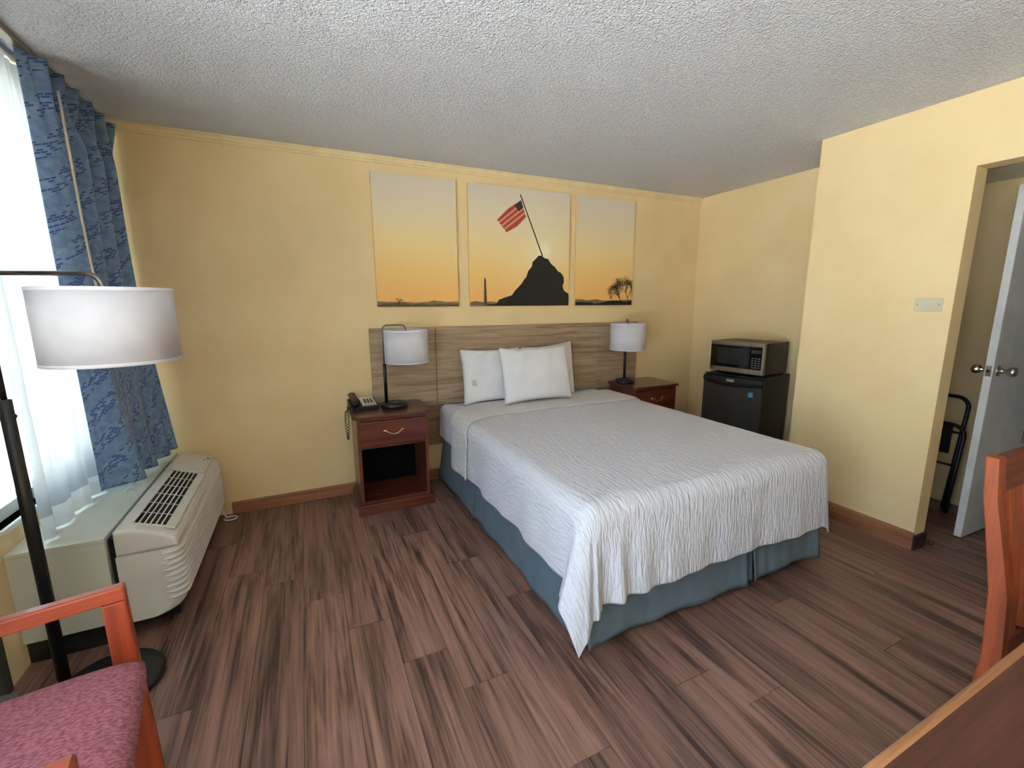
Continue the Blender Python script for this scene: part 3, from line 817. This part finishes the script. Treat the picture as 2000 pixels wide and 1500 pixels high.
mw = thing('microwave', 'stainless and black microwave oven sitting on the mini fridge', 'microwave', (4.627, -.897, fh+.0005), -math.radians(83))
ww, wd, wh = .46, .36, .27
MB().box(-ww/2, ww/2, .03, wd, .016, wh, .004, 2).build('body', m_fridge, mw)
for sx in (-1, 1):
    for yy in (.06, .29): MB().lathe([(.014, 0), (.012, .0165)], (sx*.18, yy, 0), 12).build('foot', m_rubber, mw)
dx0, dx1 = -ww/2, .118
def bow(a): return -.010*(1-(2*a/ww)**2)
def front_piece(name, m, x0, x1, z0, z1, proud, par, n=8, th=.028):
    pts = [(x0+(x1-x0)*i/n, bow(x0+(x1-x0)*i/n)-proud) for i in range(n+1)]
    pts += [(x1, th), (x0, th)]
    return MB().prism(pts, z0, z1, 'z', .0015, 2).build(name, m, par)
dr = front_piece('door', m_blackgloss, dx0, dx1-.0015, .056, wh-.032, 0, mw)
front_piece('door_strip', m_steel, dx0, dx1-.0015, .016, .0555, .001, dr)
front_piece('door_strip', m_steel, dx0, dx1-.0015, wh-.0315, wh, .001, dr)
front_piece('door_window', mat('microwave_window', srgb(38, 37, 35), .22), -.165, .055, .082, wh-.055, .0012, dr)
cpn = front_piece('control_panel', m_blackgloss, dx1+.0015, ww/2-.018, .056, wh-.032, 0, mw)
front_piece('panel_strip', m_steel, dx1+.0015, ww/2-.018, .016, .0555, .001, cpn)
front_piece('panel_strip', m_steel, dx1+.0015, ww/2-.018, wh-.0315, wh, .001, cpn)
front_piece('edge_strip', m_steel, ww/2-.0175, ww/2, .016, wh, .001, cpn)
front_piece('display', mat('microwave_display', srgb(46, 50, 46), .2), .128, .205, wh-.085, wh-.055, .0012, cpn, 3)
m_key = mat('microwave_key', srgb(96, 96, 92), .5)
for i in range(3):
    for j in range(5):
        MB().box(.133+i*.026, .149+i*.026, bow(.165)-.0022, bow(.165)+.006, .068+j*.0185, .078+j*.0185, .001).build('key', m_key, cpn)

# ================================================================== WINDOW LEDGE + AIR CONDITIONER
lg = thing('window_ledge', 'pale green white boxed ledge under the window behind the air conditioner', 'ledge', (0, 0, 0))
MB().box(XW+.001, .600, -1.19, -.004, .468, .487, .003, 2).build('ledge_top', m_ledge, lg)
MB().box(XW+.001, .598, -1.187, -1.170, .10, .4675, .001).build('end_panel', m_ledge, lg)
MB().box(.580, .598, -1.1695, -.004, .10, .4675, .001).build('front_panel', m_ledge, lg)
MB().box(XW+.001, .575, -1.165, -.004, 0, .0995).build('plinth', m_black, lg)

ac = thing('air_conditioner', 'white through-wall air conditioner with a slatted top grille beside the window', 'air conditioner', (0, 0, 0))
AY0, AY1 = -1.195, -.125
ax0 = .625
prof_up = [(ax0, .395), (ax0, .500), (ax0+.012, .508), (.70, .505), (.775, .476), (.812, .452), (.830, .436), (.838, .420), (.8395, .395)]
MB().prism(prof_up, AY0, AY1, 'y', .016, 4).build('upper_case', m_ac, ac)
lc = MB(); rc = .05
def plan(xf):
    o = [(ax0, AY0), (xf-rc, AY0)] + [(xf-rc+rc*math.sin(a), AY0+rc-rc*math.cos(a)) for a in [PI/2*i/8 for i in range(1, 9)]]
    o += [(xf, AY0+(AY1-AY0)*q) for q in (.3, .7)]
    o += [(xf-rc+rc*math.cos(a), AY1-rc+rc*math.sin(a)) for a in [PI/2*i/8 for i in range(0, 9)]] + [(ax0, AY1)]
    return o
rings = []
for z, xf in ((.09, .765), (.098, .790), (.110, .812), (.128, .828), (.150, .836), (.18, .839), (.393, .839)):
    rings.append([lc.bm.verts.new((q[0], q[1], z)) for q in plan(xf)])
for A_, B_ in zip(rings, rings[1:]):
    for i in range(len(A_)):
        k = (i+1) % len(A_); fc = lc.bm.faces.new((A_[i], A_[k], B_[k], B_[i])); fc.smooth = 1 < i < len(A_)-2
lc.bm.faces.new(rings[0][::-1]); lc.bm.faces.new(rings[-1])
lc.build('lower_case', m_ac, ac)
MB().box(.603, ax0, AY0+.03, AY1-.03, .06, .47).build('wall_sleeve', m_black, ac)
MB().box(ax0+.02, .80, AY0+.05, AY1-.05, .05, .0895).build('base_pan', m_black, ac)
# horizontal louvres wrapping the front and its corners
for k in range(9):
    z = .376-k*.0262
    y0, y1 = AY0, AY1; xf = .8385; rc = .05
    pts = [(xf-.062, y0, z)]
    pts += [(xf-rc+rc*math.sin(a), y0+rc-rc*math.cos(a), z) for a in [PI/2*i/6 for i in range(0, 7)]]
    pts += [(xf, y0+(y1-y0)*q, z) for q in (.2, .4, .6, .8)]
    pts += [(xf-rc+rc*math.cos(a), y1-rc+rc*math.sin(a), z) for a in [PI/2*i/6 for i in range(0, 7)]]
    pts[0] = (xf-.075, y0+.006, z-.006)
    pts.append((xf-.075, y1-.006, z-.006))
    nL = len(pts)
    MB().tube(pts, [.002, .006]+[.0095]*(nL-4)+[.006, .002], 10, flat=(1, 1.35)).build('louver', m_ac, ac)
# top grille: dark opening with bars, on the sloping top
sl_a = math.atan2(.505-.452, .812-.70)
gy0, gy1 = -1.135, -.47
def on_slope(sv, dz=0):      # distance from back edge of the slope
    return (.682+sv*math.cos(sl_a*.75), .5115-sv*math.sin(sl_a*.75)+dz)
gp = MB()
a = on_slope(0, .0005); b = on_slope(.118, .0005)
gp.prism([(a[0], a[1]-.012), (a[0], a[1]), (b[0], b[1]), (b[0], b[1]-.012)], gy0, gy1, 'y').build('grille_opening', m_acdark, ac)
for i in range(7):
    sv = i*.118/6; c = on_slope(sv, .002)
    MB().box(c[0]-.0028, c[0]+.0028, gy0, gy1, c[1]-.006, c[1]+.001, .0008).build('grille_bar', m_ac, ac)
for j in range(7):
    y = gy0+(gy1-gy0)*j/6
    a = on_slope(0, .0012); b = on_slope(.118, .0012)
    MB().prism([(a[0], a[1]-.006), (a[0], a[1]), (b[0], b[1]), (b[0], b[1]-.006)], y-.0035, y+.0035, 'y').build('grille_rib', m_ac, ac)
a = on_slope(.118, .0); b = on_slope(.150, -.002)
MB().prism([(a[0], a[1]-.008), (a[0], a[1]+.002), (b[0], b[1]+.001), (b[0], b[1]-.008)], gy0-.01, gy1+.01, 'y', .0015).build('deflector_strip', m_ac, ac)
a = on_slope(-.02, .0); b = on_slope(.145, .0)
lid = MB().prism([(a[0], a[1]-.008), (a[0], a[1]+.003), (b[0], b[1]+.003), (b[0], b[1]-.008)], -.44, -.145, 'y', .002).build('control_lid', m_ac, ac)
for q, (sv, yy, w_) in enumerate(((.105, -.235, .008), (.118, -.200, .016), (.128, -.200, .012))):
    c = on_slope(sv, .004); MB().box(c[0]-.004, c[0]+.004, yy-w_/2, yy+w_/2, c[1]-.006, c[1]).build('printed_mark', m_acdark, lid)
# white power cord looping on the floor
lp = [(.80, -.10, .14), (.815, -.085, .06), (.835, -.075, .012)] + [(.857+.038*math.cos(a), -.085+.032*math.sin(a), .006) for a in [2.6-6.0*i/16 for i in range(17)]]
cord = MB().tube(lp, .0045, 8).build('power_cord', m_white, ac)
wrap = MB()
random.seed(3)
for k in range(7):
    x_, y_ = .535+random.uniform(-.025, .02), -.62+random.uniform(-.07, .07)
    a_ = random.uniform(0, 3)
    wrap.tube([(x_+.02*math.cos(a_)*q, y_+.05*math.sin(a_+.5)*q, .4905+.004*abs(math.sin(3*q+k))) for q in (-1, -.5, 0, .5, 1)], .0035, 6, flat=(.6, 1.4))
tag(wrap.build('plastic_wrapper', m_plasticwrap), 'crumpled clear plastic wrapper on the ledge beside the air conditioner', 'wrapper')

# ================================================================== CURTAINS
bot = [(.440, -.690), (.470, -.672), (.545, -.640), (.592, -.605), (.575, -.545), (.525, -.480), (.520, -.420), (.565, -.375), (.580, -.330), (.545, -.275), (.525, -.225), (.560, -.190), (.600, -.165), (.585, -.120), (.570, -.095), (.612, -.075), (.618, -.060)]
def catmull(P, u):
    q = u*(len(P)-1); i = min(int(q), len(P)-2); f_ = q-i
    p0, p1, p2, p3 = [Vector(P[min(max(k, 0), len(P)-1)]) for k in (i-1, i, i+1, i+2)]
    return .5*((2*p1)+(p2-p0)*f_+(2*p0-5*p1+4*p2-p3)*f_*f_+(3*p1-p0-3*p2+p3)*f_**3)
def drape_fn(u, v):
    b = catmull(bot, u)
    # pinch-pleated head: tight pleats gathered in fours
    ty = -.830+.795*u
    pl = math.sin(2*PI*5.5*u-.9); tiny = math.sin(2*PI*16.5*u)
    tx = .490+.026*pl+.014*tiny*max(0, pl)
    mid = Vector((.505+.048*math.sin(2*PI*4.2*u-1.2)+.010*math.sin(2*PI*9*u), -.795+.755*u))
    k = v
    t_ = Vector((tx, ty))
    if k < .16:
        q = k/.16; q = q*q*(3-2*q); p = t_.lerp(mid, q*.9)
        p.x += .014*tiny*(1-q)*max(0, pl)
    else:
        q = (k-.16)/.84; q = q*q*(1.6-.6*q); p = t_.lerp(mid, .9).lerp(b, q)
    z = 2.413-v*(2.413-.520) + .010*v*math.sin(2*PI*1.2*u+.3)
    return (p.x, p.y, z)
dp = thing('drape', 'blue patterned pleated drape hanging beside the sheer curtain', 'curtain', (0, 0, 0))
MB().grid(drape_fn, 180, 120, uvf=lambda u, v: (u*1.35, v*1.92)).build('drape_cloth', m_drape, dp, solid=.003)
MB().tube([(.560, -.765, 2.30), (.560, -.745, 1.8), (.572, -.73, 1.30)], .005, 8).build('pull_wand', mat('wand_beige', srgb(196, 182, 156), .5), dp)
tr = thing('curtain_track', 'thin metal curtain track along the ceiling above the window', 'curtain track', (0, 0, 0))
MB().box(.462, .500, -3.4, -.01, H-.026, H-.001, .003).build('rail', m_bronze, tr)
MB().box(.385, .420, -3.4, -.01, H-.020, H-.001, .003).build('rear_rail', m_bronze, tr)
def sheer_fn(z0, z1):
    def fn(u, v):
        y_ = -1.135+u*1.05
        z = z1+(z0-z1)*v
        kk = (2.42-z)/1.92
        x_ = .400+.022*(.4+.6*kk)*math.sin(2*PI*6.5*u+.6*math.sin(5*u))+.008*math.sin(2*PI*15*u)
        return (x_, y_+.012*math.sin(2*PI*6.5*u)*kk, z)
    return fn
st = thing('sheer_curtain', 'white translucent sheer curtain in front of the window', 'curtain', (0, 0, 0))
MB().grid(sheer_fn(.59, 2.415), 160, 20, uvf=lambda u, v: (u*1.2, v*1.9)).build('sheer_cloth', m_sheer, st)
MB().grid(sheer_fn(.497, .5905), 160, 3, uvf=lambda u, v: (u*1.2, v*.1)).build('sheer_hem', m_sheerhem, st)

# ================================================================== FLOOR LAMP
flp = thing('floor_lamp', 'black floor lamp with a wide white drum shade by the window', 'floor lamp', (.494, -1.40, 0), math.atan2(-.11, .335))
MB().lathe([(.152, 0), (.166, .004), (.168, .020), (.158, .030), (.03, .032)], (.148, 0, .0005), 48).build('base', m_blackmetal, flp)
MB().lathe([(.0185, .03), (.0185, 1.115), (.013, 1.118)], (0, 0, 0), 20).build('pole', m_black, flp)
MB().lathe([(.004, -.012), (.009, -.010), (.009, 0)], (.022, 0, 1.06), 10, axis='x').build('switch_knob', m_black, flp)
zt = 1.522
pts = [(0, 0, 1.11), (0, 0, zt-.05)] + [(.05-.05*math.cos(a), 0, zt-.05+.05*math.sin(a)) for a in [PI/2*i/8 for i in range(1, 9)]]
pts += [(.303, 0, zt)] + [(.303+.05*math.sin(a), 0, zt-.05+.05*math.cos(a)) for a in [PI/2*i/8 for i in range(1, 9)]] + [(.353, 0, 1.40)]
MB().tube(pts, .0085, 12).build('arm', m_rod, flp)
R, z0, z1 = .178, 1.236, 1.475
fsh = MB().lathe([(R, z0), (R, z1)], (.353, 0, 0), 64, cap=False).build('shade', m_shade, flp, solid=.003)
for za, zb_ in ((z1-.010, z1+.001), (z0+.010, z0-.001)):
    MB().lathe([(R+.0022, za), (R+.0022, zb_), (R-.0022, zb_), (R-.0022, za)], (.353, 0, 0), 64, cap=False).build('shade_trim', m_shadein, fsh)
sp = MB()
for k in range(3):
    a = 2*PI*k/3+.4
    sp.tube([(.353, 0, 1.42), (.353+R*math.cos(a)*.99, R*math.sin(a)*.99, 1.44)], .0025, 6)
sp.build('spider', m_bronze, flp)
MB().lathe([(.017, 1.34), (.017, 1.40)], (.353, 0, 0), 14).build('socket', m_black, flp)
MB().lathe([(.014, 1.342), (.024, 1.31), (.032, 1.275), (.026, 1.25), (.004, 1.24)], (.353, 0, 0), 16).build('bulb', m_white, flp)

# ================================================================== ARMCHAIR (front faces local +x)
ar = thing('armchair', 'wooden armchair with a mauve fabric seat in the near left corner', 'chair', (.935, -2.205, 0), math.radians(9.4))
for s in (-1, 1):
    yo = .285 if s > 0 else -.302
    a, b = yo-.016, yo+.016
    MB().prism([(-.040, 0.0), (.022, 0.0), (.014, .30), (.006, .6115), (-.047, .6115), (-.046, .30)], a, b, 'y', .005, 2).build('front_leg', m_orange, ar)
    MB().prism([(.006, .612), (.006, .648), (.001, .655), (-.555, .640), (-.555, .598), (-.047, .612)], a, b, 'y', .005, 2).build('arm', m_orangex, ar)
    MB().prism([(-.60, 0), (-.56, 0), (-.555, .45), (-.585, .86), (-.618, .86), (-.595, .45)], s*.262-.016, s*.262+.016, 'y', .004, 2).build('rear_leg', m_orange, ar)
    MB().box(-.555, -.0575, yo-.012, yo+.012, .33, .385, .003).build('side_rail', m_orangex, ar)
MB().box(-.045, -.02, -.268, .268, .33, .385, .003).build('front_rail', m_orange, ar)
def seat_fn(side):
    def fn(u, v):
        a, b = 2*u-1, 2*v-1
        k = max(0, (1-abs(a)**5))**.5*max(0, (1-abs(b)**5))**.5
        return (-.262+a*.30*(1-.05*b**6), b*.262*(1-.05*a**6), .425+side*(.045*k))
    return fn
m = MB(); m.grid(seat_fn(1), 30, 30); m.grid(seat_fn(-1), 30, 30)
bmesh.ops.remove_doubles(m.bm, verts=m.bm.verts, dist=.0005); bmesh.ops.recalc_face_normals(m.bm, faces=m.bm.faces)
m.build('seat_cushion', m_seat, ar)
m = MB().box(-.595, -.545, -.243, .243, .56, .90, .02, 3).build('backrest', m_seat, ar)

# ================================================================== TABLE + DINING CHAIR (right)
tb = thing('table', 'brown wood laminate table with a rounded lighter edge, near right corner', 'table', (2.85, -3.54, 0))
tx0, tx1, ty0, ty1 = -.85, .85, -.41, .405
MB().box(tx0, tx1, ty0, ty1, .706, .7405, .001).build('table_top', m_table, tb)
edge = [(tx0, ty1), (tx1, ty1), (tx1, ty0), (tx0, ty0)]
for (p, q) in zip(edge, edge[1:]+edge[:1]):
    n_ = 8
    MB().tube([(p[0]+(q[0]-p[0])*i/n_, p[1]+(q[1]-p[1])*i/n_, .7235) for i in range(n_+1)], .0175, 12).build('edge_band', m_tedge, tb)
for sx in (-1, 1):
    for sy in (-1, 1):
        Box('leg', m_cherryz, tb, sx*.79-.028, sx*.79+.028, sy*.35-.028, sy*.35+.028, 0, .706, .004)
for sy in (-1, 1): Box('apron', m_cherry, tb, -.762, .762, sy*.35-.01, sy*.35+.01, .63, .706)

dc = thing('dining_chair', 'reddish wooden slat-back dining chair pushed under the table', 'chair', (2.85, 0, 0))
cw = .43
stile = [(-2.915, 0), (-2.962, .30), (-3.018, .47), (-3.024, .56), (-3.014, .73), (-2.992, .86), (-2.974, .96), (-2.966, 1.058)]
fronty = [-.032, -.036, -.037, -.036, -.034, -.029, -.026, -.024]
poly = [(y, z) for y, z in stile] + [(y+d, z) for (y, z), d in list(zip(stile, fronty))[::-1]]
for x0 in (0, cw-.034):
    MB().prism(poly, x0, x0+.034, 'x', .003, 2).build('stile', m_chair, dc)
def back_y(z):
    for (y0, z0), (y1, z1) in zip(stile, stile[1:]):
        if z0 <= z <= z1: return y0+(y1-y0)*(z-z0)/(z1-z0)
    return stile[-1][0]
MB().prism([(back_y(1.055)-.004, 1.055), (back_y(.975)-.006, .975), (back_y(.975)-.028, .975), (back_y(1.055)-.026, 1.055)], .0345, cw-.0345, 'x', .003, 2).build('top_rail', m_chairdark, dc)
MB().prism([(back_y(.60)-.006, .60), (back_y(.55)-.006, .55), (back_y(.55)-.028, .55), (back_y(.60)-.028, .60)], .0345, cw-.0345, 'x', .003, 2).build('lower_rail', m_chairdark, dc)
zs = [.601+.373*i/8 for i in range(9)]
for k in range(4):
    x0 = .072+k*.077
    MB().prism([(back_y(z)-.009, z) for z in zs]+[(back_y(z)-.024, z) for z in zs[::-1]], x0, x0+.036, 'x', .002).build('slat', m_chair, dc)
MB().box(.01, cw-.01, -3.43, -3.065, .425, .465, .012, 3).build('seat', m_seat, dc)
Box('front_rail', m_cherry, dc, .0345, cw-.0345, -3.40, -3.38, .37, .424)
for x0 in (0, cw-.034):
    Box('front_leg', m_chair, dc, x0, x0+.034, -3.415, -3.378, 0, .424, .003)
    Box('side_rail', m_cherry, dc, x0+.006, x0+.028, -3.378, -3.06, .37, .424)

# ================================================================== WALL PLATE
wp = thing('wall_plate', 'ivory blank wall plate with two screws beside the doorway', 'wall plate', (XP, -2.148, 1.403))
MB().box(-.006, -.0005, -.061, .061, -.035, .035, .002, 2).build('plate', m_plate, wp)
for s in (-1, 1):
    MB().lathe([(.003, -.0012), (.0038, 0)], (-.006, s*.047, 0), 10, axis='x').build('screw', m_bronze, wp)

# ================================================================== BATHROOM DOOR
bd = thing('door_2', '', ''); del bd['label']; del bd['category']; struct(bd)
bd.location = (XB-.012, -2.300, 0); bd.rotation_euler = (0, 0, math.radians(-1.5))
dw = .56
MB().box(-dw, 0, -.036, 0, .012, 2.03, .002).build('door_slab', m_doorpaint, bd)
for s in (-1, 1):
    y0 = 0 if s > 0 else -.036
    MB().lathe([(.032, 0), (.032, s*.004), (.014, s*.008), (.011, s*.030), (.020, s*.040), (.026, s*.052), (.026, s*.066), (.020, s*.074), (.006, s*.076)], (-dw+.065, y0, 1.03), 24, axis='y').build('knob', m_chrome, bd)
MB().box(-dw-.0012, -dw+.001, -.030, -.006, 1.0, 1.06).build('latch_plate', m_chrome, bd)
MB().lathe([(.007, 0), (.007, .008), (.003, .011)], (-dw-.0105, -.018, 1.03), 12, axis='x').build('latch_bolt', m_blackmetal, bd)
for z in (.25, 1.05, 1.8): MB().lathe([(.006, z-.045), (.006, z+.045)], (.004, .004, 0), 10).build('hinge', m_chrome, bd)
# bathroom: tub edge and towel shelf glimpsed past the door
tub = thing('bathtub', 'white bathtub glimpsed through the bathroom doorway', 'bathtub', (6.38, -2.75, 0))
m_ = MB()
m_.prism([(-.38, -.80), (.38, -.80), (.38, .80), (-.38, .80)], 0.003, .38, 'z', .02, 3)
m_.build('tub_body', m_white, tub)
rim = MB()
for (a, b, c, d) in ((-.39, -.31, -.81, .81), (.31, .39, -.81, .81), (-.31, .31, -.81, -.72), (-.31, .31, .72, .81)):
    rim.box(a, b, c, d, .3805, .42, .008, 2)
rim.build('tub_rim', m_white, tub)

# ================================================================== LUGGAGE RACK
lr = thing('luggage_rack', 'folded black tubular luggage rack leaning on the vestibule wall', 'luggage rack', (0, 0, 0))
def uframe(x0, x1, y0, y1, zt, zb=.008):
    r_ = .07; pts = []
    def X(z): return x0+(x1-x0)*(z/zt)
    pts.append((X(zb), y0, zb)); pts.append((X(zt*.5), y0, zt*.5)); pts.append((X(zt-r_), y0, zt-r_))
    pts += [(X(zt-r_+r_*math.sin(a)), y0+r_-r_*math.cos(a), zt-r_+r_*math.sin(a)) for a in [PI/2*i/6 for i in range(1, 7)]]
    pts += [(X(zt-r_+r_*math.cos(a)), y1-r_+r_*math.sin(a), zt-r_+r_*math.cos(a)) for a in [PI/2*i/6 for i in range(0, 7)]]
    pts += [(X(zt*.5), y1, zt*.5), (X(zb), y1, zb)]
    return pts
MB().tube(uframe(5.32, 5.455, -2.075, -1.66, .775), .0125, 10).build('frame', m_blackmetal, lr)
MB().tube(uframe(5.25, 5.34, -2.115, -1.68, .60), .0125, 10).build('frame', m_blackmetal, lr)
for z in (.55, .33):
    MB().tube([(5.25+.09*z/.6, -2.115, z), (5.25+.09*z/.6, -1.68, z)], .008, 8).build('cross_bar', m_blackmetal, lr)
for y in (-2.03, -1.90, -1.77):
    MB().box(5.320, 5.330, y-.025, y+.025, .40, .60, .002).build('strap', m_rubber, lr)
ds = MB().tube([(XP+.07, jy-.015, .05), (XP+.07, jy-.05, .05)], .006, 8).lathe([(.010, -.064), (.010, -.05)], (XP+.07, jy, .05), 12, axis='y').build('door_stop', m_blackmetal)
tag(ds, 'small dark door stop on the base of the doorway jamb', 'door stop')
